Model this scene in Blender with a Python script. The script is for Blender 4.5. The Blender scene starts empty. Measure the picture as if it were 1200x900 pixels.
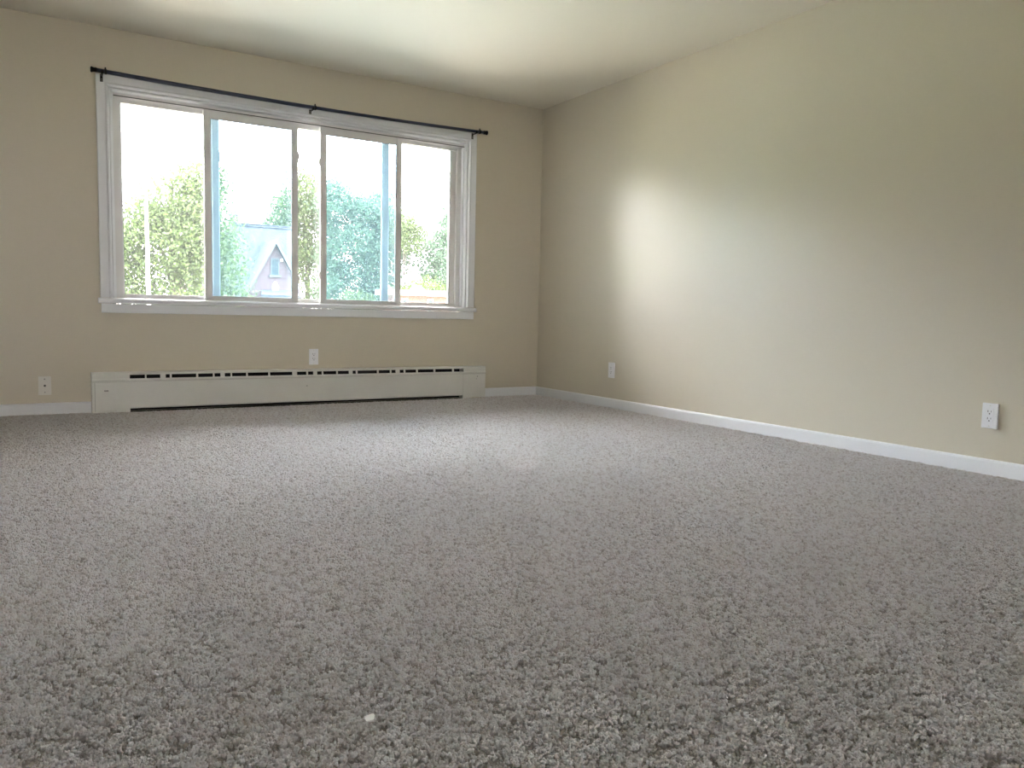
import bpy, bmesh, math, random
import numpy as np
from mathutils import Vector, Matrix

S = bpy.context.scene
COL = S.collection
random.seed(7)
RNG = np.random.default_rng(11)

# ------------------------------------------------------------------ camera
cam_data = bpy.data.cameras.new('camera')
cam_data.sensor_width = 36.0
cam_data.lens = 923.26 / 1200 * 36.0
cam_data.clip_start = 0.02
cam_data.clip_end = 500
cam = bpy.data.objects.new('camera', cam_data)
COL.objects.link(cam)
YAW, PIT, ROLL = math.radians(31.763), math.radians(-5.013), math.radians(1.288)
fwd = Vector((math.sin(YAW) * math.cos(PIT), math.cos(YAW) * math.cos(PIT), math.sin(PIT)))
r0 = Vector((math.cos(YAW), -math.sin(YAW), 0))
u0 = r0.cross(fwd)
rt = math.cos(ROLL) * r0 + math.sin(ROLL) * u0
up = -math.sin(ROLL) * r0 + math.cos(ROLL) * u0
CAM = Vector((-3.8095, -5.7459, 0.6908))
cam.matrix_world = Matrix(((rt.x, up.x, -fwd.x, CAM.x), (rt.y, up.y, -fwd.y, CAM.y),
                           (rt.z, up.z, -fwd.z, CAM.z), (0, 0, 0, 1)))
S.camera = cam

# ------------------------------------------------------------------ sky: even bright overcast
world = bpy.data.worlds.new('overcast_sky')
S.world = world
world.use_nodes = True
wn, wl = world.node_tree.nodes, world.node_tree.links
wn.clear()
w_out = wn.new('ShaderNodeOutputWorld')
w_bg = wn.new('ShaderNodeBackground')
w_tc = wn.new('ShaderNodeTexCoord')
w_sep = wn.new('ShaderNodeSeparateXYZ')
w_ramp = wn.new('ShaderNodeValToRGB')
wl.new(w_tc.outputs['Generated'], w_sep.inputs[0])
wl.new(w_sep.outputs['Z'], w_ramp.inputs[0])
wl.new(w_ramp.outputs[0], w_bg.inputs[0])
wl.new(w_bg.outputs[0], w_out.inputs[0])
w_ramp.color_ramp.elements[0].position = 0.0
w_ramp.color_ramp.elements[0].color = (0.376, 0.355, 0.370, 1)
w_ramp.color_ramp.elements[1].position = 1.0
w_ramp.color_ramp.elements[1].color = (0.99, 0.955, 1.0, 1)
w_bg.inputs[1].default_value = 60.0

# ------------------------------------------------------------------ exposure
S.view_settings.view_transform = 'Standard'
S.view_settings.look = 'None'
S.view_settings.exposure = 0.50
S.view_settings.gamma = 1.0
S.view_settings.use_curve_mapping = False


# ------------------------------------------------------------------ materials
def mat(name, col, rough=0.5, spec=0.5, metal=0.0, noise=None, bump=None, sheen=0.0):
    """noise=(scale, amount, second colour)  bump=(scale, strength, distance)"""
    m = bpy.data.materials.new(name)
    m.use_nodes = True
    n, l = m.node_tree.nodes, m.node_tree.links
    b = n['Principled BSDF']
    b.inputs['Base Color'].default_value = (*col, 1)
    b.inputs['Roughness'].default_value = rough
    b.inputs['Specular IOR Level'].default_value = spec
    b.inputs['Metallic'].default_value = metal
    b.inputs['Sheen Weight'].default_value = sheen
    tc = n.new('ShaderNodeTexCoord')
    if noise:
        t = n.new('ShaderNodeTexNoise')
        t.inputs['Scale'].default_value = noise[0]
        t.inputs['Detail'].default_value = 4
        l.new(tc.outputs['Object'], t.inputs['Vector'])
        r = n.new('ShaderNodeValToRGB')
        r.color_ramp.elements[0].position = 0.5 - noise[1]
        r.color_ramp.elements[1].position = 0.5 + noise[1]
        r.color_ramp.elements[0].color = (*noise[2], 1)
        r.color_ramp.elements[1].color = (*col, 1)
        l.new(t.outputs['Fac'], r.inputs[0])
        l.new(r.outputs[0], b.inputs['Base Color'])
    if bump:
        t = n.new('ShaderNodeTexNoise')
        t.inputs['Scale'].default_value = bump[0]
        t.inputs['Detail'].default_value = 3
        l.new(tc.outputs['Object'], t.inputs['Vector'])
        bp = n.new('ShaderNodeBump')
        bp.inputs['Strength'].default_value = bump[1]
        bp.inputs['Distance'].default_value = bump[2]
        l.new(t.outputs['Fac'], bp.inputs['Height'])
        l.new(bp.outputs[0], b.inputs['Normal'])
    return m


def wall_paint(name, patches=(), spec=.45):
    """eggshell greige paint; patches = touched-up spots (centre y, centre z, half w, half h) of duller paint"""
    m = mat(name, (0.60, 0.55, 0.435), 0.34, spec, bump=(9.0, 0.12, 0.004))
    n, l = m.node_tree.nodes, m.node_tree.links
    b = n['Principled BSDF']
    if patches:                      # satin paint film
        b.inputs['Coat Weight'].default_value = 0.9
        b.inputs['Coat Roughness'].default_value = 0.52
        b.inputs['Coat IOR'].default_value = 1.65
    geo = n.new('ShaderNodeNewGeometry')
    t = n.new('ShaderNodeTexNoise')
    t.inputs['Scale'].default_value = 2.2
    t.inputs['Detail'].default_value = 3
    l.new(geo.outputs['Position'], t.inputs['Vector'])
    mr = n.new('ShaderNodeMapRange')
    mr.inputs['From Min'].default_value = 0.3
    mr.inputs['From Max'].default_value = 0.7
    mr.inputs['To Min'].default_value = 0.38
    mr.inputs['To Max'].default_value = 0.41
    l.new(t.outputs['Fac'], mr.inputs['Value'])
    rough = mr.outputs[0]
    if patches:
        sep = n.new('ShaderNodeSeparateXYZ')
        nz = n.new('ShaderNodeTexNoise')
        nz.inputs['Scale'].default_value = 16
        l.new(geo.outputs['Position'], nz.inputs['Vector'])
        l.new(geo.outputs['Position'], sep.inputs[0])

        def mth(op, a, c, d=None):
            k = n.new('ShaderNodeMath')
            k.operation = op
            for i, v in enumerate((a, c, d)):
                if v is None:
                    continue
                if isinstance(v, (int, float)):
                    k.inputs[i].default_value = v
                else:
                    l.new(v, k.inputs[i])
            return k.outputs[0]
        total = None
        for (cy, cz, hw, hh, amt) in patches:
            dy = mth('DIVIDE', mth('ABSOLUTE', mth('SUBTRACT', sep.outputs['Y'], cy), 0), hw)
            dz = mth('DIVIDE', mth('ABSOLUTE', mth('SUBTRACT', sep.outputs['Z'], cz), 0), hh)
            d = mth('MAXIMUM', dy, dz)
            d = mth('ADD', d, mth('MULTIPLY', mth('SUBTRACT', nz.outputs['Fac'], 0.5), 0.4))
            k = n.new('ShaderNodeMapRange')
            k.interpolation_type = 'SMOOTHSTEP'
            k.inputs['From Min'].default_value = 1.02
            k.inputs['From Max'].default_value = 0.9
            k.inputs['To Min'].default_value = 0
            k.inputs['To Max'].default_value = amt
            l.new(d, k.inputs['Value'])
            total = k.outputs[0] if total is None else mth('MAXIMUM', total, k.outputs[0])
        rough = mth('ADD', rough, total)
    l.new(rough, b.inputs['Roughness'])
    return m


M_WALL = wall_paint('greige_eggshell_paint')
M_WALL_R = wall_paint('greige_eggshell_paint_touched_up', (
    (-1.10, 1.49, 0.045, 0.09, 0.045), (-1.72, 1.37, 0.20, 0.045, 0.045), (-1.36, 1.25, 0.14, 0.05, 0.03)), 1.0)
M_CEIL = mat('ceiling_paint', (0.80, 0.76, 0.64), 0.75, 0.25, bump=(60, 0.1, 0.002))
M_TRIM = mat('white_trim_paint', (0.80, 0.81, 0.83), 0.32, 0.5, bump=(14, 0.08, 0.003))
M_VINYL = mat('window_vinyl', (0.74, 0.73, 0.72), 0.35, 0.5)
M_VINYL_OUT = mat('storm_aluminium', (0.45, 0.47, 0.47), 0.4, 0.5)
M_STRIP = mat('dark_strip', (0.10, 0.10, 0.10), 0.6)
M_HEATER = mat('heater_enamel', (0.74, 0.74, 0.70), 0.42, 0.5, noise=(3, 0.3, (0.68, 0.67, 0.62)))
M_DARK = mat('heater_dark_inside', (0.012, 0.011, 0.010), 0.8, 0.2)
M_PLATE = mat('outlet_white_plastic', (0.82, 0.83, 0.86), 0.3, 0.5)
M_PLATE_W = mat('outlet_ivory_plastic', (0.70, 0.68, 0.62), 0.35, 0.5)
M_SLOT = mat('outlet_slot_dark', (0.03, 0.03, 0.03), 0.6)
M_METAL = mat('screw_metal', (0.30, 0.29, 0.27), 0.4, 0.5, metal=1.0)
M_GASKET_G = mat('grey_gasket', (0.22, 0.22, 0.22), 0.6)
M_ROD = mat('rod_black_enamel', (0.006, 0.012, 0.040), 0.34, 0.6)  # blue of the reflected sky mixed into the black base colour
M_ROD_CAP = mat('rod_black_plastic', (0.006, 0.006, 0.007), 0.45, 0.4)
M_PAPER = mat('white_paper', (0.95, 0.95, 0.93), 0.6)


def glass(name, tint, film, amount, refl=1.0):
    m = bpy.data.materials.new(name)
    m.use_nodes = True
    n, l = m.node_tree.nodes, m.node_tree.links
    n.clear()
    out = n.new('ShaderNodeOutputMaterial')
    tr = n.new('ShaderNodeBsdfTransparent')
    tr.inputs[0].default_value = (*tint, 1)
    tl = n.new('ShaderNodeBsdfTranslucent')          # pale veil mixed into the pane as painted glare haze
    tl.inputs[0].default_value = (*film, 1)
    gl = n.new('ShaderNodeBsdfGlossy')
    gl.inputs['Roughness'].default_value = 0.02
    mx = n.new('ShaderNodeMixShader')
    mx.inputs[0].default_value = amount
    fr = n.new('ShaderNodeFresnel')
    fr.inputs[0].default_value = 1.45
    mx2 = n.new('ShaderNodeMixShader')
    l.new(tr.outputs[0], mx.inputs[1])
    l.new(tl.outputs[0], mx.inputs[2])
    l.new(fr.outputs[0], mx2.inputs[0])
    l.new(mx.outputs[0], mx2.inputs[1])
    l.new(gl.outputs[0], mx2.inputs[2])
    l.new(mx2.outputs[0], out.inputs[0])
    return m


M_GLASS = glass('veiled_clear_glass', (0.97, 0.98, 0.97), (0.90, 0.93, 0.93), 0.007)
M_GLASS_BLUE = glass('bluish_sash_glass', (0.80, 0.90, 0.96), (0.50, 0.76, 1.0), 0.0095)


# ------------------------------------------------------------------ mesh helpers
class MB:
    def __init__(self):
        self.v, self.f = [], []

    def box(self, x0, x1, y0, y1, z0, z1):
        b = len(self.v)
        self.v += [(x0, y0, z0), (x1, y0, z0), (x1, y1, z0), (x0, y1, z0),
                   (x0, y0, z1), (x1, y0, z1), (x1, y1, z1), (x0, y1, z1)]
        self.f += [(b, b+3, b+2, b+1), (b+4, b+5, b+6, b+7), (b, b+1, b+5, b+4),
                   (b+1, b+2, b+6, b+5), (b+2, b+3, b+7, b+6), (b+3, b, b+4, b+7)]
        return self

    def prism(self, prof, a0, a1, axis='x'):
        """closed profile of (p, q) swept along an axis: x -> (y,z), y -> (x,z), z -> (x,y)"""
        b = len(self.v)
        n = len(prof)
        for a in (a0, a1):
            for (p, q) in prof:
                self.v.append({'x': (a, p, q), 'y': (p, a, q), 'z': (p, q, a)}[axis])
        for i in range(n):
            j = (i + 1) % n
            self.f.append((b+i, b+j, b+n+j, b+n+i))
        self.f.append(tuple(b+i for i in range(n))[::-1])
        self.f.append(tuple(b+n+i for i in range(n)))
        return self

    def tube(self, pts, rad, seg=14, caps=True):
        b = len(self.v)
        rads = rad if isinstance(rad, (list, tuple)) else [rad] * len(pts)
        pts = [Vector(p) for p in pts]
        for i, p in enumerate(pts):
            d = (pts[min(i+1, len(pts)-1)] - pts[max(i-1, 0)]).normalized()
            ref = Vector((0, 0, 1)) if abs(d.z) < 0.9 else Vector((0, 1, 0))
            a = d.cross(ref).normalized()
            c = d.cross(a)
            for k in range(seg):
                t = 2 * math.pi * k / seg
                self.v.append(tuple(p + rads[i] * (math.cos(t) * a + math.sin(t) * c)))
        for i in range(len(pts) - 1):
            for k in range(seg):
                k2 = (k + 1) % seg
                self.f.append((b+i*seg+k, b+i*seg+k2, b+(i+1)*seg+k2, b+(i+1)*seg+k))
        if caps:
            self.f.append(tuple(b+k for k in range(seg))[::-1])
            e = b + (len(pts)-1)*seg
            self.f.append(tuple(e+k for k in range(seg)))
        return self

    def poly(self, pts, thick=None):
        """flat polygon, given thickness along a vector"""
        b = len(self.v)
        n = len(pts)
        self.v += [tuple(p) for p in pts]
        if thick is None:
            self.f.append(tuple(range(b, b+n)))
        else:
            t = Vector(thick)
            self.v += [tuple(Vector(p) + t) for p in pts]
            self.f.append(tuple(range(b, b+n)))
            self.f.append(tuple(range(b+n, b+2*n))[::-1])
            for i in range(n):
                j = (i+1) % n
                self.f.append((b+j, b+i, b+n+i, b+n+j))
        return self

    def build(self, name, m, parent=None, bevel=0.0, smooth=False):
        me = bpy.data.meshes.new(name)
        me.from_pydata(self.v, [], self.f)
        bm = bmesh.new()
        bm.from_mesh(me)
        bmesh.ops.recalc_face_normals(bm, faces=bm.faces)
        if bevel:
            bmesh.ops.bevel(bm, geom=list(bm.edges), offset=bevel, segments=2, profile=0.6,
                            affect='EDGES', clamp_overlap=True)
        bm.to_mesh(me)
        bm.free()
        if smooth:
            for p in me.polygons:
                p.use_smooth = True
        me.materials.append(m)
        o = bpy.data.objects.new(name, me)
        COL.objects.link(o)
        if parent:
            o.parent = parent
            o.matrix_parent_inverse = parent.matrix_world.inverted() if False else Matrix.Translation(-Vector(parent['origin'])) if 'origin' in parent else Matrix()
        return o


def root(name, label=None, cat=None, group=None, kind=None, loc=(0, 0, 0)):
    o = bpy.data.objects.new(name, None)
    COL.objects.link(o)
    o.location = loc
    o['origin'] = loc
    o.empty_display_size = 0.05
    if label: o['label'] = label
    if cat: o['category'] = cat
    if group: o['group'] = group
    if kind: o['kind'] = kind
    return o


def tag(o, label=None, cat=None, group=None, kind=None):
    if label: o['label'] = label
    if cat: o['category'] = cat
    if group: o['group'] = group
    if kind: o['kind'] = kind
    return o


# ------------------------------------------------------------------ room shell
H = 2.44
XL, YF = -7.0, -12.0            # left wall, wall behind the camera
OX0, OX1, OZ0, OZ1 = -3.317, -0.720, 0.703, 2.075     # rough opening for the window
FZ = -0.0075                     # carpet backing; pile tips reach z = 0

w = MB()
w.box(XL - .2, OX0, 0, .16, FZ - .1, H + .1)
w.box(OX1, .2, 0, .16, FZ - .1, H + .1)
w.box(OX0, OX1, 0, .16, FZ - .1, OZ0)
w.box(OX0, OX1, 0, .16, OZ1, H + .1)
tag(w.build('wall_back', M_WALL), kind='structure')
tag(MB().box(0, .2, YF - .2, 0, FZ - .1, H + .1).build('wall_right', M_WALL_R), kind='structure')
tag(MB().box(XL - .2, XL, YF - .2, 0, FZ - .1, H + .1).build('wall_left', M_WALL), kind='structure')
BX0, BX1, BZ0, BZ1 = -6.9, -4.9, .90, 2.15       # unseen window added behind the camera for fill light
w = MB()
w.box(XL, BX0, YF - .2, YF, FZ - .1, H + .1)
w.box(BX1, 0, YF - .2, YF, FZ - .1, H + .1)
w.box(BX0, BX1, YF - .2, YF, BZ1, H + .1)
w.box(BX0, BX1, YF - .2, YF, FZ - .1, BZ0)
tag(w.build('wall_front', M_WALL), kind='structure')
tag(MB().box(XL, 0, YF, 0, H, H + .1).build('ceiling', M_CEIL), kind='structure')

M_BACKING = mat('carpet_backing', (0.55, 0.50, 0.46), 0.95, 0.1, noise=(120, 0.2, (0.40, 0.36, 0.33)))
tag(MB().box(XL, 0, YF, 0, FZ - .1, FZ).build('floor', M_BACKING), kind='structure')

# baseboards
bt = 0.013
def base_prof(s=1):
    return [(0, FZ), (-bt*s, FZ), (-bt*s, .060), (-bt*s*.75, .068), (-bt*s*.3, .071), (0, .071)]
tag(MB().prism(base_prof(), XL, -3.456, 'x').build('baseboard_back_left', M_TRIM), kind='structure')
tag(MB().prism(base_prof(), -0.554, -bt, 'x').build('baseboard_back_right', M_TRIM), kind='structure')
tag(MB().prism(base_prof(), YF, 0, 'y').build('baseboard_right', M_TRIM), kind='structure')
tag(MB().prism([(XL - p, q) for p, q in base_prof()], YF, 0, 'y').build('baseboard_left', M_TRIM), kind='structure')

# ------------------------------------------------------------------ window
WX0, WX1, WZ0, WZ1 = -3.389, -0.648, 0.703, 2.147
win = root('window_1', label='wide white framed sliding window of several panes above the baseboard heater', kind='structure', loc=(-2.02, 0, .70))


def sweep(prof, k, zb, closed=True):
    """one leg of a mitred surround. prof: (inset, y); k: 0 left, 1 head, 2 right, 3 bottom"""
    m = MB()
    def corner(c, t):
        x0, x1, z0, z1 = WX0 + t, WX1 - t, zb, WZ1 - t
        return {0: (x0, z0), 1: (x0, z1), 2: (x1, z1), 3: (x1, z0)}[c]
    n = len(prof)
    for c in (k, k+1):
        for t, y in prof:
            x, z = corner(c, t)
            m.v.append((x, y, z))
    for i in range(n):
        j = (i+1) % n
        m.f.append((i, j, n+j, n+i))
    m.f.append(tuple(range(n)))
    m.f.append(tuple(range(n, 2*n))[::-1])
    return m


cas = [(0, 0), (0, -.017), (.004, -.020), (.050, -.020), (.053, -.027), (.060, -.030),
       (.067, -.027), (.071, -.016), (.0715, 0)]
jam = [(.0718, .002), (.0718, -.006), (.076, -.009), (.084, -.009), (.087, -.004), (.088, .028),
       (.098, .029), (.099, .125), (.0718, .125)]
for k in range(3):
    sweep(cas, k, .7435).build('casing', M_TRIM, win)
    sweep(jam, k, .7435).build('jamb', M_TRIM, win)
# stool (sill board) and apron
sill = [(.125, .7430), (.125, .708), (0.0005, .708), (0, .7065), (-.034, .7065), (-.040, .712), (-.041, .730),
        (-.037, .7385), (-.030, .7405), (0, .7415)]
MB().prism(sill, WX0 - .010, WX1 + .012, 'x').v
s_ = MB().prism([(.125, .7430), (.125, .708), (0.0, .708), (0, .7425)], OX0 + .001, OX1 - .001, 'x')
s_.build('sill_board', M_TRIM, win)
MB().prism([(-.0002, .7065), (-.030, .7065), (-.036, .712), (-.037, .729), (-.033, .7375), (-.026, .7405), (-.0002, .7425)],
           WX0 - .014, WX1 + .014, 'x').build('sill_nosing', M_TRIM, win)
MB().prism([(-.0002, .646), (-.014, .646), (-.0165, .650), (-.018, .70), (-.018, .7052), (-.0002, .7052)],
           WX0 + .004, WX1 - .003, 'x').build('apron', M_TRIM, win)

# outer frame at depth .070-.125
fy0, fy1 = .072, .125
jx0, jx1, jz0, jz1 = WX0 + .099, WX1 - .099, .744, WZ1 - .099       # -3.290, -0.747, 2.048
MB().box(jx0 + .0005, jx0 + .045, fy0, fy1, jz0, jz1).build('frame_stile', M_VINYL, win, .002)
MB().box(jx1 - .038, jx1 - .0005, fy0 - .01, fy1, jz0, jz1).build('frame_stile', M_VINYL, win, .002)
MB().box(jx1 - .082, jx1 - .0385, fy0 + .012, fy1, jz0 + .03, jz1 - .044).build('frame_stile', M_VINYL, win, .003)
MB().box(jx0 + .0455, jx1 - .0385, fy0, fy1, jz1 - .043, jz1 - .0005).build('frame_head', M_VINYL, win, .002)
MB().box(jx0 + .0455, jx1 - .0385, fy0, fy1, jz0 + .0005, jz0 + .029).build('frame_rail', M_VINYL, win, .002)
# sliding track rails, seen as thin lines above and below the sashes
for y in (.012, .052):
    MB().box(jx0 + .0005, jx1 - .0005, y, y + .004, jz1 - .022, jz1 - .0005).build('track', M_VINYL, win)
    MB().box(jx0 + .0005, jx1 - .0005, y, y + .004, .7435, .7500).build('track', M_VINYL, win)
MB().box(jx0 + .0005, jx1 - .0005, .0100, .0118, jz1 - .019, jz1 - .013).build('track_strip', M_STRIP, win)  # dark strip that draws the line between head and sashes
# mullions of the outer glazing
mul = ((-2.676, -2.636), (-1.418, -1.372))
for a, b in mul:
    MB().box(a, b, .080, .120, jz0 + .0295, jz1 - .0435).build('mullion', M_VINYL_OUT, win, .003)
edges = [jx0 + .045, mul[0][0], mul[0][1], mul[1][0], mul[1][1], jx1 - .0825]
for i in range(3):
    MB().box(edges[2*i] + .0002, edges[2*i+1] - .0002, .098, .1015, jz0 + .0295, jz1 - .0435).build('pane', M_GLASS, win)
# thin white glazing beads beside the outer panes
for i in range(3):
    a, b = edges[2*i], edges[2*i+1]
    for x in (a, b - .008):
        MB().box(x + .0003, x + .0077, .088, .0975, jz0 + .030, jz1 - .044).build('glazing_bead', M_TRIM, win)


def sash(x0, x1, latch_sides, label):
    y0, y1, z0, z1 = .022, .048, .7505, 2.028
    st, rtop, rbot = .044, .052, .026
    m = MB()
    m.box(x0, x0 + st, y0, y1, z0, z1)
    m.box(x1 - st, x1, y0, y1, z0, z1)
    m.box(x0 + st, x1 - st, y0, y1, z1 - rtop, z1)
    m.box(x0 + st, x1 - st, y0, y1, z0, z0 + rbot)
    s = m.build('sash', M_VINYL, win, .0025)
    s['label'] = label
    MB().box(x0 + st + .0002, x1 - st - .0002, .033, .037, z0 + rbot + .0002, z1 - rtop - .0002).build('pane', M_GLASS_BLUE, s)
    g = MB()
    g.box(x0 + st, x1 - st, y0 + .003, y0 + .008, z1 - rtop - .004, z1 - rtop - .0003)
    g.box(x0 + st, x0 + st + .003, y0 + .003, y0 + .008, z0 + rbot, z1 - rtop - .004)
    g.box(x1 - st - .003, x1 - st, y0 + .003, y0 + .008, z0 + rbot, z1 - rtop - .004)
    g.build('gasket', M_GASKET_G, s)
    for (xx, zz, sgn) in latch_sides:
        MB().prism([(xx, zz - .035), (xx + sgn * .010, zz - .018), (xx + sgn * .013, zz + .010),
                    (xx, zz + .03)], .026, .044, 'y').build('latch', M_VINYL, s)
    return s


sash(-2.742, -2.097, ((-2.0968, 1.80, 1), (-2.0968, .92, 1)), 'left sliding sash with bluish glass')
sash(-1.931, -1.287, ((-1.9312, 1.78, -1), (-1.9312, .955, -1)), 'right sliding sash with bluish glass')
# storm latch on the left mullion
MB().prism([(-2.6358, 1.70), (-2.622, 1.725), (-2.622, 1.765), (-2.6358, 1.79)], .086, .097, 'y').build('mullion_latch', M_VINYL_OUT, win)

fill_win = root('fill_window', kind='structure', loc=(-5.6, YF - .1, BZ0))  # added light opening, out of view
m = MB()
mid = (BX0 + BX1) / 2
for a, b in ((BX0, BX0 + .04), (BX1 - .04, BX1), (mid - .02, mid + .02)):
    m.box(a + .001, b - .001, YF - .14, YF - .06, BZ0 + .001, BZ1 - .001)
for a, b in ((BZ0, BZ0 + .04), (BZ1 - .04, BZ1)):
    m.box(BX0 + .04, BX1 - .04, YF - .138, YF - .062, a + .001, b - .001)
m.build('window_frame', M_VINYL, fill_win)
for a, b in ((BX0 + .04, mid - .02), (mid + .02, BX1 - .04)):
    MB().box(a + .001, b - .001, YF - .103, YF - .097, BZ0 + .041, BZ1 - .041).build('pane', M_GLASS, fill_win)

# ------------------------------------------------------------------ curtain rod
RY = -.080
rod = root('curtain_rod', 'thin black metal curtain rod mounted across the top of the window casing', 'curtain rod',
           loc=(-2.0, RY, 2.14))
def rz(x):
    t = (x + 3.40) / 2.81
    return 2.1475 - .018 * 4 * t * (1 - t) + .002 * t
xs = [-3.385 + i * (1.375 / 12) for i in range(13)]
MB().tube([(x, RY, rz(x)) for x in xs], .0132).build('rod_tube', M_ROD, rod, smooth=True)
xs = [-2.010 + i * (1.385 / 12) for i in range(13)]
MB().tube([(x, RY, rz(x)) for x in xs], .0115).build('rod_tube', M_ROD, rod, smooth=True)
def finial(x, s):
    prof = [(0, .0125), (.004, .0155), (.010, .0145), (.016, .0135), (.023, .0155), (.028, .0175), (.034, .0175), (.037, .013)]
    return MB().tube([(x + s*a, RY, rz(x)) for a, r in prof], [r for a, r in prof], 18).build('finial', M_ROD_CAP, rod, smooth=True)
finial(-3.385, -1)
finial(-.625, 1)
for x, cx in ((-3.357, -3.338), (-2.022, -2.005), (-.694, -.660)):
    z = rz(x)
    MB().tube([(cx - .006, RY, rz(cx)), (cx + .006, RY, rz(cx))], .0165, 16).build('collar', M_ROD_CAP, rod)
    MB().tube([(cx, RY, rz(cx) + .012), (cx, RY, rz(cx) + .026)], .0045, 10).build('thumb_screw', M_ROD_CAP, rod)
    b = MB().box(x - .008, x + .008, -.0235, -.0205, 2.0960, z - .004)
    b.box(x - .007, x + .007, RY - .004, -.0235, z - .018, z - .0135)
    b.box(x - .007, x + .007, RY - .014, RY - .010, z - .018, z + .002)
    b.box(x - .007, x + .007, RY - .014, RY + .013, z - .0180, z - .0135)
    br = b.build('bracket', M_ROD_CAP, rod)
    for dz in (z - 2.103, z - 2.113):
        MB().tube([(x, -.0232, z - dz), (x, -.0258, z - dz)], .0035, 8).build('screw', M_METAL, br)

# ------------------------------------------------------------------ baseboard heater
HX0, HX1, EX0, EX1 = -3.455, -0.556, -3.234, -0.766
ht = root('baseboard_heater', 'long low white metal baseboard heater under the window', 'heater', loc=(-2.0, 0, 0))
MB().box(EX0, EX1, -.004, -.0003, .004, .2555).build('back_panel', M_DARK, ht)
MB().prism([(-.0003, .2565), (-.0003, .262), (-.056, .262), (-.066, .2575), (-.068, .2445), (-.0655, .2440),
            (-.063, .2560)], EX0, EX1, 'x').build('top_cover', M_HEATER, ht)
MB().prism([(-.072, .2205), (-.0755, .217), (-.0755, .207), (-.070, .203), (-.0675, .198), (-.0675, .030), (-.062, .022),
            (-.060, .022), (-.0655, .031), (-.0655, .199), (-.070, .2205)], EX0, EX1, 'x').build('front_panel', M_HEATER, ht)
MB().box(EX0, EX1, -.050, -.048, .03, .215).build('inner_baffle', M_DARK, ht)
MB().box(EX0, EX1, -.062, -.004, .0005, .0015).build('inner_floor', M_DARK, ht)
capp = [(-.0003, 0.0), (-.0003, .262), (-.058, .262), (-.0685, .2575), (-.0695, .2465), (-.0715, .2455), (-.0715, .2205),
        (-.077, .217), (-.077, .206), (-.0715, .202), (-.0695, .197), (-.0695, 0.0)]
lc = MB().prism(capp, HX0, EX0 - .0003, 'x').build('end_cap', M_HEATER, ht)
dr = MB().prism([(-.0697, .186), (-.0715, .186), (-.0715, .012), (-.0697, .010)], HX0 + .018, -3.316, 'x')
dr.build('access_door', M_HEATER, lc, .0004)
MB().box(HX0 + .016, HX0 + .0178, -.0712, -.0697, .010, .196).build('seam', M_METAL, lc)
MB().prism([(-.0716, .148), (-.0735, .146), (-.0735, .141), (-.0716, .139)], -3.385, -3.360, 'x').build('finger_notch', M_METAL, lc)
rc = MB().prism(capp, EX1 + .0003, -.694, 'x').build('end_cap', M_HEATER, ht)
capq = [(p * .965, q if q > 0 else .006) for p, q in capp]
rc2 = MB().prism(capq, -.6935, HX1, 'x').build('end_cap', M_HEATER, ht)
MB().tube([(-.632, -.0665, .178), (-.632, -.0690, .178)], .004, 10).build('screw', M_METAL, rc2)
MB().tube([(-.640, -.0665, .158), (-.640, -.0685, .158)], .003, 10).build('screw', M_METAL, rc2)
MB().tube([(-2.06, -.0674, .140), (-2.06, -.0690, .140)], .004, 10).build('screw', M_METAL, ht)
# bars that cut the outlet slot: (centre x, width)
SLOTS = []
px_bars = ((170.75, 1.9), (191.0, 6.3), (200.2, 2.3), (231.2, 2.3), (250.5, 1.9), (261.0, 5.1), (271.2, 1.8), (289.6, 2.1),
           (315.6, 2.1), (345.5, 5.6), (360.2, 2.0), (369.6, 4.6), (378.2, 1.8), (395.2, 1.8), (411.2, 4.4), (418.2, 2.0),
           (443.0, 2.0), (458.0, 1.8), (466.2, 4.8), (474.2, 2.0), (488.8, 2.0), (509.2, 2.0), (531.0, 2.0))
pA, pB = 152.0, 543.0
def px2x(px):      # position along the heater from the photograph (projective map of the front edge)
    # fitted through x(152)=-3.234, x(300)=-2.427, x(543)=-0.766
    a, b, c = HFIT
    return (a * px + b) / (c * px + 1)
A_ = np.array([[152, 1, 3.234 * 152], [300, 1, 2.427 * 300], [543, 1, .766 * 543]])
HFIT = np.linalg.solve(A_, np.array([-3.234, -2.427, -.766]))
for c, wd in px_bars:
    x0, x1 = px2x(c - wd / 2), px2x(c + wd / 2)
    MB().prism([(-.0645, .2450), (-.067, .2450), (-.0712, .2205), (-.0685, .2205)], x0, x1, 'x').build('slot_bar', M_HEATER, ht)

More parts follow.
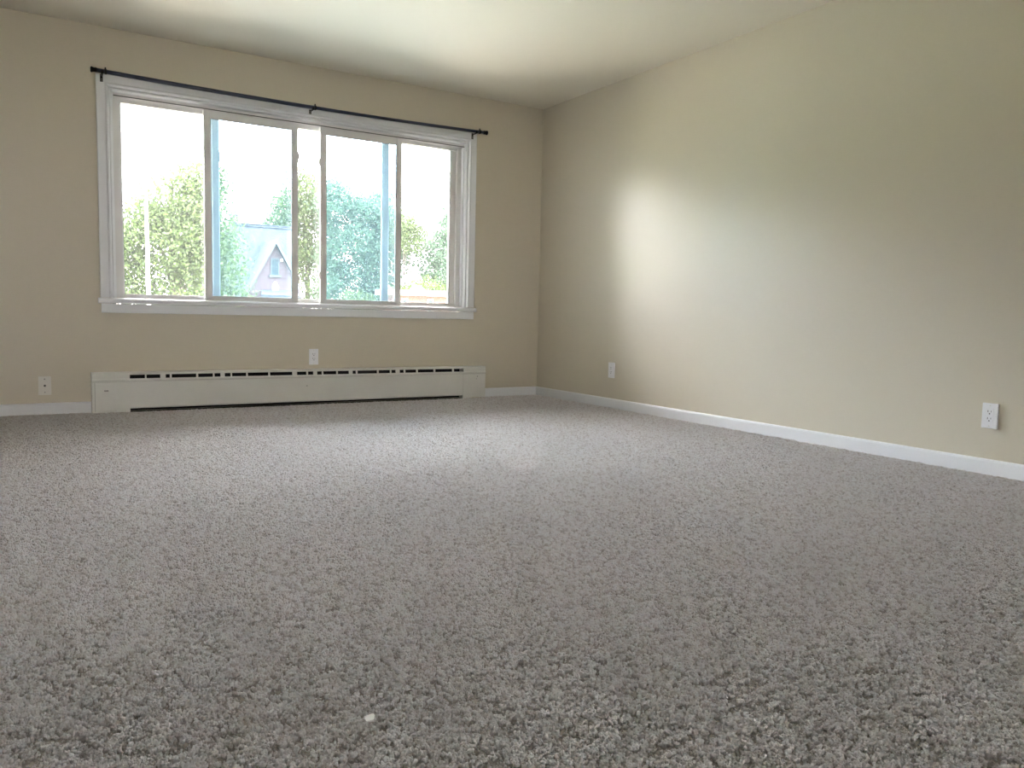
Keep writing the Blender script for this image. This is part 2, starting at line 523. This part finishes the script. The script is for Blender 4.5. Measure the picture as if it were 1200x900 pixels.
# ------------------------------------------------------------------ electrical plates
def plate(name, label, cat, group, origin, facing, thick, m, kind):
    """local frame: u along the wall, z up, n out of the wall"""
    r = root(name, label, cat, group, loc=origin)
    ox, oy, oz = origin
    def bx(u0, u1, n0, n1, z0, z1):
        b = MB()
        if facing == 'y':      # on the back wall, normal -y
            return b.box(ox+u0, ox+u1, oy-n1, oy-n0, oz+z0, oz+z1)
        return b.box(ox-n1, ox-n0, oy-u1, oy-u0, oz+z0, oz+z1)
    def tb(u, z, n0, n1, rad, seg=12):
        if facing == 'y':
            return MB().tube([(ox+u, oy-n0, oz+z), (ox+u, oy-n1, oz+z)], rad, seg)
        return MB().tube([(ox-n0, oy-u, oz+z), (ox-n1, oy-u, oz+z)], rad, seg)
    p = bx(-.035, .035, .0003, thick, -.0585, .0585).build('cover_plate', m, r, .0018)
    if kind == 'outlet':
        q = bx(-.0168, .0168, thick, thick + .002, -.0335, .0335).build('receptacle', m, r, .0006)
        for s in (1, -1):
            z = s * .0165
            t = thick + .002
            bx(-.0085, -.0060, t, t + .0004, z, z + .0095).build('slot', M_SLOT, q)
            bx(.0060, .0080, t, t + .0004, z + .001, z + .0085).build('slot', M_SLOT, q)
            tb(0, z - .0065, t, t + .0004, .0030).build('ground_hole', M_SLOT, q)
        for s in (1, -1):
            tb(0, s * .0475, thick, thick + .0012, .0028).build('screw', M_PLATE_W, r)
    else:
        for s in (1, -1):
            tb(0, s * .0415, thick, thick + .0012, .0042 if s > 0 else .0035).build('screw', M_METAL, r)
        n0 = thick
        cn = tb(0, 0, n0, n0 + .003, .0078, 6).build('connector_nut', M_METAL, r)
        # stub of the connector, tipped to one side
        MB().tube([(ox + .001, oy - n0 - .003, oz), (ox - .001, oy - n0 - .012, oz + .001)], .0047, 12).build('connector', M_SLOT, cn)
    return r


plate('wall_outlet', 'white wall outlet on the back wall just above the baseboard heater', 'outlet', None,
      (-1.990, 0, .348), 'y', .006, M_PLATE, 'outlet')
plate('wall_outlet', 'small far white wall outlet on the right wall near the corner', 'outlet', None,
      (0, -1.040, .287), 'x', .009, M_PLATE, 'outlet')
plate('wall_outlet', 'larger near white wall outlet on the right wall at the photo edge', 'outlet', None,
      (0, -3.826, .274), 'x', .013, M_PLATE, 'outlet')
plate('cable_jack', 'ivory cable wall plate with dark centre connector left of the heater', 'wall plate', None,
      (-3.712, 0, .181), 'y', .006, M_PLATE_W, 'jack')

# ------------------------------------------------------------------ carpet pile
def tuft_mesh(i, seed):
    rg = random.Random(seed)
    m = MB()
    for k in range(5):
        a = rg.uniform(0, 6.283)
        bx_, by_ = .0012 * math.cos(a), .0012 * math.sin(a)
        lean = rg.uniform(.0012, .0038)
        a2 = a + rg.uniform(-.9, .9)
        h = rg.uniform(.0058, .0080)
        pts = [(bx_, by_, -.001), (bx_ + lean * .35 * math.cos(a2), by_ + lean * .35 * math.sin(a2), h * .6),
               (bx_ + lean * math.cos(a2 + .5), by_ + lean * math.sin(a2 + .5), h - .0008),
               (bx_ + lean * 1.1 * math.cos(a2 + .5), by_ + lean * 1.1 * math.sin(a2 + .5), h + .0003)]
        m.tube(pts, [.0016, .0023, .0020, .0007], 5)
    me = bpy.data.meshes.new('tuft_%d' % i)
    me.from_pydata(m.v, [], m.f)
    me.materials.append(M_PILE)
    for p in me.polygons:
        p.use_smooth = True
    return me


M_PILE = bpy.data.materials.new('carpet_yarn')
M_PILE.use_nodes = True
n_, l_ = M_PILE.node_tree.nodes, M_PILE.node_tree.links
b_ = n_['Principled BSDF']
oi = n_.new('ShaderNodeObjectInfo')
rp = n_.new('ShaderNodeValToRGB')
rp.color_ramp.elements[0].color = (0.66, 0.60, 0.57, 1)
rp.color_ramp.elements[1].color = (0.96, 0.95, 0.95, 1)
e = rp.color_ramp.elements.new(.45)
e.color = (0.90, 0.86, 0.85, 1)
l_.new(oi.outputs['Random'], rp.inputs[0])
l_.new(rp.outputs[0], b_.inputs['Base Color'])
b_.inputs['Roughness'].default_value = 0.42
b_.inputs['Specular IOR Level'].default_value = 1.0
tl_ = n_.new('ShaderNodeBsdfTranslucent')
l_.new(rp.outputs[0], tl_.inputs[0])
mx_ = n_.new('ShaderNodeMixShader')
mx_.inputs[0].default_value = 0.4
l_.new(b_.outputs[0], mx_.inputs[1])
l_.new(tl_.outputs[0], mx_.inputs[2])
l_.new(mx_.outputs[0], n_['Material Output'].inputs[0])
b_.inputs['Sheen Weight'].default_value = 1.0
b_.inputs['Sheen Roughness'].default_value = 0.5

SP = 0.0074
# floor points in view (plus a margin on both sides of the camera)
gx = np.arange(-6.0, -.016, SP)
gy = np.arange(-5.45, -.012, SP)
PX, PY = np.meshgrid(gx, gy)
PX = PX.ravel() + RNG.uniform(-.5, .5, PX.size) * SP * .9
PY = PY.ravel() + RNG.uniform(-.5, .5, PY.size) * SP * .9
dx, dy = PX - CAM.x, PY - CAM.y
fx, fy_ = fwd.x, fwd.y
dep = dx * fx + dy * fy_
lat = dx * rt.x + dy * rt.y
keep = (dep > .7) & (np.abs(lat) < dep * .72 + .35)
under = (PX > HX0) & (PX < HX1) & (PY > -.066)
keep &= ~under & (PX < -.014) & (PY < -.014)
PX, PY = PX[keep], PY[keep]
NP = PX.size


def smooth_noise(x, y, cells, seed):
    rg = np.random.default_rng(seed)
    g = rg.uniform(-1, 1, (64, 64))
    u, v = x * cells, y * cells
    i, j = np.floor(u).astype(int), np.floor(v).astype(int)
    fu, fv = u - i, v - j
    fu, fv = fu * fu * (3 - 2 * fu), fv * fv * (3 - 2 * fv)
    a, b2 = g[i % 64, j % 64], g[(i+1) % 64, j % 64]
    c, d = g[i % 64, (j+1) % 64], g[(i+1) % 64, (j+1) % 64]
    return (a * (1-fu) + b2 * fu) * (1-fv) + (c * (1-fu) + d * fu) * fv


lie = smooth_noise(PX, PY, 1.6, 3) + .6 * smooth_noise(PX, PY, 5.0, 4)
fine = smooth_noise(PX, PY, 45.0, 5)
tx = RNG.normal(0, .30, NP) + .36 * lie
ty = RNG.normal(0, .30, NP) + .32 * smooth_noise(PX, PY, 2.3, 8)
rzv = RNG.uniform(0, 6.283, NP)
pit = np.clip((-smooth_noise(PX, PY, 78.0, 15) - .22) / .35, 0, 1)
arc = np.hypot(PX + 3.433, (PY + 3.439 - 1.6 * (PX + 3.433) ** 2) * 1.6)
pit = np.maximum(pit, (arc < .022) & (np.abs(PY + 3.439 - 6 * (PX + 3.433) ** 2) < .006))
scl = RNG.uniform(.88, 1.30, NP) * (1 + .14 * fine) * (1 - .62 * pit)
pz = FZ + RNG.uniform(-.001, .001, NP)
pm = bpy.data.meshes.new('carpet_pile')
pm.vertices.add(NP)
pm.vertices.foreach_set('co', np.stack([PX, PY, pz], 1).astype(np.float32).ravel())
for nm, arr, ty_ in (('rot', np.stack([tx, ty, rzv], 1), 'FLOAT_VECTOR'), ('scl', scl, 'FLOAT')):
    at_ = pm.attributes.new(nm, ty_, 'POINT')
    at_.data.foreach_set('vector' if ty_ == 'FLOAT_VECTOR' else 'value', arr.astype(np.float32).ravel())
vi = pm.attributes.new('variant', 'INT', 'POINT')
vi.data.foreach_set('value', RNG.integers(0, 5, NP).astype(np.int32))
pile = bpy.data.objects.new('carpet_pile', pm)
COL.objects.link(pile)
tag(pile, 'short taupe grey cut pile carpet covering the whole floor', 'carpet', kind='stuff')
tcol = bpy.data.collections.new('tuft_variants')
for i in range(5):
    to = bpy.data.objects.new('tuft_%d' % i, tuft_mesh(i, 50 + i))
    tcol.objects.link(to)
ng = bpy.data.node_groups.new('pile_nodes', 'GeometryNodeTree')
ng.interface.new_socket('Geometry', in_out='INPUT', socket_type='NodeSocketGeometry')
ng.interface.new_socket('Geometry', in_out='OUTPUT', socket_type='NodeSocketGeometry')
N, L = ng.nodes, ng.links
gi, go = N.new('NodeGroupInput'), N.new('NodeGroupOutput')
ip = N.new('GeometryNodeInstanceOnPoints')
ci = N.new('GeometryNodeCollectionInfo')
ci.inputs['Collection'].default_value = tcol
ci.inputs['Separate Children'].default_value = True
ip.inputs['Pick Instance'].default_value = True
def attr(nm, t):
    a = N.new('GeometryNodeInputNamedAttribute')
    a.data_type = t
    a.inputs['Name'].default_value = nm
    return a.outputs['Attribute']
L.new(gi.outputs[0], ip.inputs['Points'])
L.new(ci.outputs[0], ip.inputs['Instance'])
L.new(attr('variant', 'INT'), ip.inputs['Instance Index'])
e2r = N.new('FunctionNodeEulerToRotation')
L.new(attr('rot', 'FLOAT_VECTOR'), e2r.inputs[0])
L.new(e2r.outputs[0], ip.inputs['Rotation'])
L.new(attr('scl', 'FLOAT'), ip.inputs['Scale'])
L.new(ip.outputs[0], go.inputs[0])
md = pile.modifiers.new('pile', 'NODES')
md.node_group = ng

# small bits lying on the carpet
fl = MB()
fl.poly([(-3.339, -4.547, .0035), (-3.327, -4.550, .005), (-3.321, -4.541, .008), (-3.328, -4.533, .007), (-3.338, -4.536, .004)], (0, .001, .0022))
tag(fl.build('paper_scrap', M_PAPER), 'tiny white paper scrap lying on the near carpet', 'scrap')

# ------------------------------------------------------------------ outside
GZ = -2.9
M_GRASS = mat('lawn', (0.16, 0.22, 0.07), 0.9, 0.2, noise=(0.6, 0.25, (0.20, 0.20, 0.11)))
M_CONC = mat('concrete_lot', (0.50, 0.48, 0.42), 0.9, 0.2, noise=(1.5, 0.3, (0.40, 0.39, 0.35)))
tag(MB().box(-90, 110, -90, 130, GZ - .3, GZ).build('ground', M_GRASS), kind='structure')
tag(MB().box(-40, 40, -60, -13.5, GZ - .2, GZ + .03).build('bounce_pavement', M_CONC), kind='structure')  # unseen pale ground added to bounce skylight into the rear opening
tag(MB().box(-40, 40, 2.5, 15, GZ - .2, GZ + .03).build('parking_pavement', M_CONC), kind='structure')


def leaf_mat(name, c1, c2, c3):
    m = bpy.data.materials.new(name)
    m.use_nodes = True
    n, l = m.node_tree.nodes, m.node_tree.links
    b = n['Principled BSDF']
    b.inputs['Roughness'].default_value = 0.6
    b.inputs['Specular IOR Level'].default_value = 0.3
    g = n.new('ShaderNodeNewGeometry')
    r = n.new('ShaderNodeValToRGB')
    r.color_ramp.elements[0].color = (*c1, 1)
    r.color_ramp.elements[1].color = (*c3, 1)
    e = r.color_ramp.elements.new(.5)
    e.color = (*c2, 1)
    l.new(g.outputs['Random Per Island'], r.inputs[0])
    l.new(r.outputs[0], b.inputs['Base Color'])
    t = n.new('ShaderNodeBsdfTranslucent')
    l.new(r.outputs[0], t.inputs[0])
    mx = n.new('ShaderNodeMixShader')
    mx.inputs[0].default_value = 0.45
    l.new(b.outputs[0], mx.inputs[1])
    l.new(t.outputs[0], mx.inputs[2])
    l.new(mx.outputs[0], n['Material Output'].inputs[0])
    return m


M_LEAF = leaf_mat('leaf_green', (0.020, 0.037, 0.012), (0.033, 0.055, 0.015), (0.055, 0.082, 0.022))
M_LEAF_D = leaf_mat('leaf_deep_green', (0.022, 0.045, 0.028), (0.036, 0.070, 0.041), (0.055, 0.099, 0.055))
M_LEAF_Y = leaf_mat('leaf_yellow_green', (0.031, 0.058, 0.010), (0.052, 0.088, 0.014), (0.069, 0.115, 0.021))
M_BARK = mat('bark', (0.04, 0.035, 0.032), 0.9, 0.1)


def tree(name, label, x, y, blobs, n_leaf, size, leafm, trunk_r, group=None, seed=0):
    """blobs: (dx, dy, z, rx, ry, rz, weight)"""
    rg = np.random.default_rng(seed)
    r = root(name, label, 'tree', group, loc=(x, y, GZ))
    top = max(b[2] for b in blobs)
    t = MB()
    t.tube([(x, y, GZ - .1), (x + .08, y, GZ + (top - GZ) * .35), (x - .05, y + .05, GZ + (top - GZ) * .7), (x, y, top)],
           [trunk_r, trunk_r * .8, trunk_r * .5, trunk_r * .15], 9)
    t.build('trunk', M_BARK, r, smooth=True)
    bm_ = MB()
    for b in blobs:
        zs = max(GZ + 1.0, b[2] - (b[2] - GZ) * .35)
        bm_.tube([(x, y, zs), (x + b[0] * .5, y + b[1] * .5, (zs + b[2]) / 2 + .1), (x + b[0], y + b[1], b[2])],
                 [trunk_r * .35, trunk_r * .22, trunk_r * .08], 6)
    bm_.build('branches', M_BARK, r, smooth=True)
    n_leaf, size = int(n_leaf * 4.6), size * .62
    W = np.array([b[6] for b in blobs], float)
    W /= W.sum()
    # clumps inside each blob, leaves round each clump
    V = []
    for b, wgt in zip(blobs, W):
        nl = int(n_leaf * wgt)
        nc = max(3, nl // 45)
        d = rg.normal(size=(nc, 3))
        d /= np.linalg.norm(d, axis=1)[:, None]
        rad = rg.uniform(.15, 1.0, nc) ** .45
        C = d * rad[:, None] * np.array([b[3], b[4], b[5]]) + np.array([x + b[0], y + b[1], b[2]])
        who = rg.integers(0, nc, nl)
        cs = size * 4.2
        P = C[who] + rg.normal(0, 1, (nl, 3)) * np.array([cs, cs, cs * .7])
        V.append(P)
    P = np.concatenate(V)
    P = P[P[:, 2] > GZ + .15]
    n = len(P)
    a = rg.normal(size=(n, 3)); a /= np.linalg.norm(a, axis=1)[:, None]
    c = rg.normal(size=(n, 3)); c -= (c * a).sum(1)[:, None] * a; c /= np.linalg.norm(c, axis=1)[:, None]
    s = size * rg.uniform(.6, 1.3, n)[:, None]
    v = np.stack([P - a * s, P + c * s * .5, P + a * s, P - c * s * .5], 1).reshape(-1, 3)
    me = bpy.data.meshes.new('foliage')
    me.vertices.add(4 * n)
    me.vertices.foreach_set('co', v.astype(np.float32).ravel())
    me.loops.add(4 * n)
    me.loops.foreach_set('vertex_index', np.arange(4 * n, dtype=np.int32))
    me.polygons.add(n)
    me.polygons.foreach_set('loop_start', np.arange(0, 4 * n, 4, dtype=np.int32))
    me.polygons.foreach_set('loop_total', np.full(n, 4, dtype=np.int32))
    me.update(calc_edges=True)
    me.materials.append(leafm)
    o = bpy.data.objects.new('foliage', me)
    COL.objects.link(o)
    o.parent = r
    o.matrix_parent_inverse = Matrix.Translation(-Vector((x, y, GZ)))
    o['kind'] = 'stuff'
    return r


tree('broadleaf_tree', 'big yellow green tree filling the leftmost window pane behind the lamp post', .35, 22,
     ((0, 0, 4.0, 1.1, 1.1, 1.0, 1.2), (.95, .2, 4.7, .7, .8, .85, .9), (-.1, 0, 2.6, 1.6, 1.3, 1.1, 2), (.9, 0, 3.0, 1.0, 1.0, 1.1, 1.2),
      (-1.5, 0, 2.4, .9, 1, 1.1, 1.0), (-1.5, .2, .9, 1.1, 1, 1.2, .9), (.1, 0, .9, 1.5, 1.2, 1.1, 1.0), (-2.9, .3, 2.0, 1.2, 1, 1.6, .8),
      (-.7, 0, 3.5, .7, .8, .5, .35), (1.5, .3, 1.6, .8, .8, 1.2, .6)),
     9000, .11, M_LEAF, .20, seed=1)
tree('spindly_tree', 'thin sparse tree between the left tree and the brick chimney', 3.9, 37.5,
     ((0, 0, 5.3, .6, .6, 1.3, 1), (.35, 0, 3.9, .5, .6, 1.1, .7), (-.4, 0, 3.6, .7, .6, 1.3, .8), (-.3, 0, 6.7, .4, .4, .6, .25)),
     900, .12, M_LEAF_D, .08, seed=2)
tree('maple_tree', 'pale green tree rising behind the house roof and the window centre', 10.9, 42,
     ((0, 0, 7.3, 1.3, 1.3, 1.5, 2), (-1.2, 0, 6.4, 1.0, 1, 1.2, 1.1), (.7, 0, 5.0, 1.4, 1.3, 1.6, 1.6), (.6, 0, 2.8, 1.6, 1.3, 1.8, 1.6),
      (-1.9, 0, 5.5, .7, .8, .8, .5), (-.9, 0, 4.5, 1.2, 1, 1.2, .9), (-.6, 0, 8.9, .5, .4, .5, .15), (.5, 0, .6, 1.6, 1.3, 1.4, .8)),
     6000, .15, M_LEAF, .2, seed=3)
tree('oak_tree', 'broad dense tree seen through the right bluish sliding sash', 14.1, 40,
     ((-2.2, 0, 7.0, 1.0, 1.2, 1.3, 1.2), (0, 0, 6.6, 1.5, 1.4, 1.2, 1.6), (1.2, .2, 5.8, 1.2, 1.2, 1.4, 1.3), (-1.2, 0, 4.4, 1.8, 1.5, 1.7, 2.2),
      (1.0, 0, 3.9, 1.7, 1.5, 1.6, 2), (-1.3, 0, 1.8, 1.9, 1.5, 1.5, 1.7), (.9, 0, 1.6, 1.7, 1.5, 1.4, 1.4), (.9, 0, 7.5, .35, .3, .7, .2),
      (-.6, 0, 0, 2.4, 1.5, 1.5, 1)),
     12000, .14, M_LEAF_D, .25, seed=4)
tree('young_birch', 'slender young tree with thin trunk in the rightmost pane', 15.55, 38,
     ((.3, 0, 6.0, .55, .5, .9, 1.2), (.75, 0, 5.4, .45, .5, .6, .8), (-.1, 0, 5.0, .4, .5, .6, .6), (.1, 0, 7.0, .2, .2, .35, .12), (.5, 0, 4.6, .4, .4, .3, .3)),
     1100, .11, M_LEAF, .055, seed=5)
tree('shade_tree', 'green tree at the right edge of the rightmost pane', 19.4, 39,
     ((-.3, 0, 6.0, 1.0, 1, 1.3, 1.4), (-.9, 0, 4.6, .9, 1, 1.0, 1), (-1.5, 0, 3.4, 1.1, 1, 1.0, 1), (0, 0, 3.5, 1.5, 1, 1.6, 1.5), (-2.3, 0, 4.9, .35, .4, .6, .25),
      (0, 0, 8, .9, .8, 1.3, .6), (-.8, 0, 1.9, 1.6, 1, 1.2, 1)),
     5000, .13, M_LEAF_D, .16, seed=6)
for i, (x, y, zt, wd, lm, lb) in enumerate((
        (16.75, 37.7, 2.9, .95, M_LEAF_Y, 'bright yellow green shrub below the slender tree in the rightmost pane'),
        (18.7, 37.7, 2.7, .9, M_LEAF, 'green shrub right of the bright shrub behind the low brick building'),
        (15.1, 37.7, 2.4, .8, M_LEAF_Y, 'yellow green shrub behind the left end of the low brick building'),
        (12.5, 37.7, 1.9, .9, M_LEAF, 'green shrub left of the low brick building'))):
    r = tree('shrub', lb, x, y, ((0, 0, zt - .8, wd, .8, .7, 1), (-.3, 0, zt - 1.7, wd * 1.1, .8, .9, 1), (.3, 0, zt - 3.2, wd * 1.1, .8, 1.3, 1)),
             1500, .11, lm, .05, seed=20 + i)
    r['category'] = 'shrub'

# unseen trees put in on the left to block low skylight on the wall
for i, (x, y, zt) in enumerate(((-6.5, 22, 5.4), (-12, 21, 6.6), (-17, 18, 6.6), (-22, 15, 6.8), (-26, 11, 6.6))):
    r = tree('unseen_tree', '', x, y, ((0, 0, zt - 1.6, 2.2, 2, 1.6, 1.3), (-1.5, 0, zt - 3.4, 2.0, 2, 1.8, 1.3), (1.6, 0, zt - 3.2, 2.0, 2, 1.8, 1.3),
              (0, 0, zt - 5.5, 3.2, 2, 2.0, 1.5)), 5000, .17, M_LEAF, .2, group='added trees outside the view to the left', seed=40 + i)
    r['label'] = 'unseen leafy tree added beyond the left side of the window'

# lamp post
M_POST = mat('white_post_paint', (0.85, 0.85, 0.84), 0.5)
lp = root('street_lamp', 'tall white curved street lamp post in front of the left tree', 'street lamp', loc=(-1.14, 16, GZ))
MB().tube([(-1.14, 16, GZ), (-1.14, 16, -.5), (-1.15, 16, 2.2), (-1.16, 16, 3.45), (-1.15, 16, 3.75), (-1.11, 16, 3.92), (-1.04, 16, 4.02), (-.96, 16, 4.05)],
          [.058, .053, .040, .028, .020, .017, .015, .014], 12).build('pole', M_POST, lp, smooth=True)
MB().tube([(-1.14, 16, GZ), (-1.14, 16, GZ + .15), (-1.14, 16, GZ + .3)], [.15, .14, .08], 12).build('base', M_POST, lp)
MB().box(-.99, -.84, 15.95, 16.05, 4.02, 4.06).build('lamp_head', M_POST, lp, .01)

# brick house
M_BRICK = bpy.data.materials.new('house_brick')
M_BRICK.use_nodes = True
bn, bl = M_BRICK.node_tree.nodes, M_BRICK.node_tree.links
bt_ = bn.new('ShaderNodeTexBrick')
bt_.inputs['Color1'].default_value = (0.036, 0.014, 0.016, 1)
bt_.inputs['Color2'].default_value = (0.026, 0.011, 0.014, 1)
bt_.inputs['Mortar'].default_value = (0.035, 0.026, 0.028, 1)
bt_.inputs['Scale'].default_value = 1
bt_.inputs['Brick Width'].default_value = .22
bt_.inputs['Row Height'].default_value = .075
bt_.inputs['Mortar Size'].default_value = .008
btc = bn.new('ShaderNodeTexCoord')
bmp = bn.new('ShaderNodeMapping')
bmp.inputs['Rotation'].default_value = (math.pi / 2, 0, 0)
bl.new(btc.outputs['Object'], bmp.inputs[0])
bl.new(bmp.outputs[0], bt_.inputs['Vector'])
bl.new(bt_.outputs[0], bn['Principled BSDF'].inputs['Base Color'])
bn['Principled BSDF'].inputs['Roughness'].default_value = .9
M_SLATE = mat('slate_shingle', (0.028, 0.030, 0.036), 0.9, 0.1, noise=(7, 0.12, (0.014, 0.016, 0.020)))
M_FASCIA = mat('fascia_white', (0.72, 0.72, 0.70), 0.6)
M_HTRIM = mat('house_trim', (0.045, 0.045, 0.047), 0.8, 0.1)
M_DGLASS = mat('house_window_glass', (0.008, 0.016, 0.019), 0.5, 0.1)

hs = root('house', 'brick house with steep grey shingle roof and pointed front gable', 'house', loc=(7.5, 33, GZ))
RX0, RX1, RYR, RZR = 4.32, 7.42, 32.5, 4.62
RE = 6.95                       # right end of the eaves: the roof is hipped there
def roof_y(z): return RYR - (RZR - z) / 1.73
ez = .6
MB().poly([(RX0, RYR, RZR), (RX1, RYR, RZR), (RE, roof_y(ez), ez), (RX0, roof_y(ez), ez)], (0, .12, -.07)).build('roof', M_SLATE, hs)
MB().poly([(RX0, RYR, RZR), (RX1, RYR, RZR), (RE, 2*RYR - roof_y(ez), ez), (RX0, 2*RYR - roof_y(ez), ez)], (0, -.12, -.07)).build('roof', M_SLATE, hs)
MB().box(RX0, RX1, RYR - .07, RYR + .07, RZR - .01, RZR + .05).build('ridge_cap', M_SLATE, hs)
# lower wing roof on the left
wz = 3.30
MB().poly([(2.2, roof_y(wz) + .02, wz), (RX0, roof_y(wz) + .02, wz), (RX0, roof_y(ez) - .03, ez), (2.2, roof_y(ez) - .03, ez)], (0, .12, -.07)).build('roof', M_SLATE, hs)
MB().box(2.3, RX0 - .02, roof_y(wz) + .05, 34.2, GZ, wz - .12).build('wing_wall', M_BRICK, hs)
MB().box(2.25, RX0, roof_y(wz) - .05, 34.2, wz - .08, wz + .02).build('wing_fascia', M_HTRIM, hs)
# body
MB().box(RX0 + .15, RE - .15, roof_y(ez) + .15, 2*RYR - roof_y(ez) - .15, GZ, ez).build('wall', M_BRICK, hs)
MB().prism([(roof_y(ez) + .2, ez + .001), (2*RYR - roof_y(ez) - .2, ez + .001), (RYR, RZR - .25)], RX0 + .15, RE - .1, 'x').build('gable_wall', M_BRICK, hs)
# parapet sliver and stone caps at the left end
MB().prism([(4.06, 3.34), (4.30, 3.34), (4.30, 4.50), (4.24, 4.50), (4.14, 4.0)], 32.42, 32.75, 'y').build('parapet', M_BRICK, hs)
for z in (3.4, 3.68, 3.96):
    MB().box(4.10, 4.20, 32.38, 32.42, z, z + .09).build('quoin', M_FASCIA, hs)
ch = MB().box(4.42, 4.76, 32.45, 32.95, 4.2, 5.0).build('chimney', M_BRICK, hs)
MB().box(4.39, 4.79, 32.42, 32.98, 5.0, 5.05).build('chimney_cap', M_HTRIM, ch)
MB().tube([(4.52, 32.7, 5.05), (4.52, 32.7, 5.16)], .06, 8).build('chimney_pot', M_BRICK, ch)
MB().tube([(4.68, 32.7, 5.05), (4.68, 32.7, 5.14)], .06, 8).build('chimney_pot', M_BRICK, ch)
# front gable
ax, az, sl = 5.75, 3.78, 1.80
gb = -.5
hw = (az - gb) / sl
GR = 6.62                       # right end of the front gable
MB().prism([(ax - hw + .08, gb), (GR, gb), (GR, az - .14 - sl * (GR - ax)), (ax, az - .14)], 30.0, 31.9, 'y').build('front_gable', M_BRICK, hs)
MB().box(ax - hw + .1, GR, 30.0, 31.5, GZ, gb).build('front_wall', M_BRICK, hs)
for s in (-1, 1):
    zb = gb - .2 if s < 0 else az - sl * (GR + .12 - ax)
    hb = (az - zb) / sl
    rf = MB().poly([(ax, 29.78, az), (ax, 32.1, az), (ax + s*hb, roof_y(zb) - .0 if s > 0 else roof_y(ez), zb), (ax + s*hb, 29.78, zb)], (0, 0, -.1)).build('roof', M_SLATE, hs)
    MB().poly([(ax, 29.72, az + .03), (ax + s*hb, 29.72, zb + .03), (ax + s*hb, 29.72, zb - .17), (ax, 29.72, az - .19)], (0, .055, 0)).build('bargeboard', M_HTRIM, rf)
wf = MB()
wx0, wx1, wz0, wz1 = 5.60, 5.90, 2.22, 2.93
wf.box(wx0 - .04, wx0, 29.95, 29.999, wz0, wz1).box(wx1, wx1 + .04, 29.95, 29.999, wz0, wz1)
wf.box(wx0 - .04, wx1 + .04, 29.95, 29.999, wz1, wz1 + .04).box(wx0, wx1, 29.95, 29.999, (wz0 + wz1) / 2 - .015, (wz0 + wz1) / 2 + .015)
wn_ = wf.build('window', M_HTRIM, hs)
MB().box(wx0, wx1, 29.965, 29.995, wz0, wz1).build('pane', M_DGLASS, wn_)
MB().box(wx0 - .12, wx1 + .12, 29.90, 29.999, wz0 - .09, wz0).build('window_sill', M_HTRIM, wn_)
MB().box(6.0, 6.08, 29.88, 29.999, 2.84, 2.94).build('porch_light', M_FASCIA, hs, .01)
MB().prism([(5.64, 1.5), (5.86, 1.5), (5.86, 1.78), (5.75, 1.95), (5.64, 1.78)], 29.9, 29.999, 'y').build('white_spot', M_FASCIA, hs)  # white block standing in for a bright spot below the gable window
MB().poly([(4.9, 29.0, 1.32), (6.7, 29.0, 1.32), (6.4, 29.99, 1.56), (5.2, 29.99, 1.56)], (0, 0, -.12)).build('porch_roof', M_SLATE, hs)
MB().box(4.95, 6.65, 29.1, 29.12, 1.05, 1.22).build('porch_beam', M_HTRIM, hs)
for x in (5.0, 6.6):
    MB().box(x - .06, x + .06, 29.1, 29.22, GZ, 1.05).build('porch_post', M_HTRIM, hs)

# low flat-roofed brick building on the right
M_BRICK_L = mat('orange_brick', (0.075, 0.044, 0.036), 0.9, 0.1, noise=(6, 0.2, (0.055, 0.03, 0.026)))
lb = root('low_building', 'low flat roofed orange brick building with white fascia beyond the rightmost pane', 'building', loc=(18, 36, GZ))
LX0, LX1, LY = 12.9, 24.0, 34.0
MB().box(LX0 + .3, LX1, LY + .3, LY + 1.9, GZ, 1.64).build('wall', M_BRICK_L, lb)
MB().box(LX0, LX1 + .3, LY, LY + 2.0, 1.64, 1.92).build('fascia', M_FASCIA, lb)
x = 13.75
while x < 23:
    f = MB().box(x, x + .34, LY + .22, LY + .299, .35, 1.45).build('window', M_FASCIA, lb)
    MB().box(x + .04, x + .30, LY + .20, LY + .219, .40, 1.40).build('pane', M_DGLASS, f)
    x += 1.55
MB().prism([(14.9, 1.92), (15.5, 1.92), (15.5, 2.0), (15.2, 2.22), (14.9, 2.0)], 35, 35.4, 'y').build('roof_vent', M_FASCIA, lb)
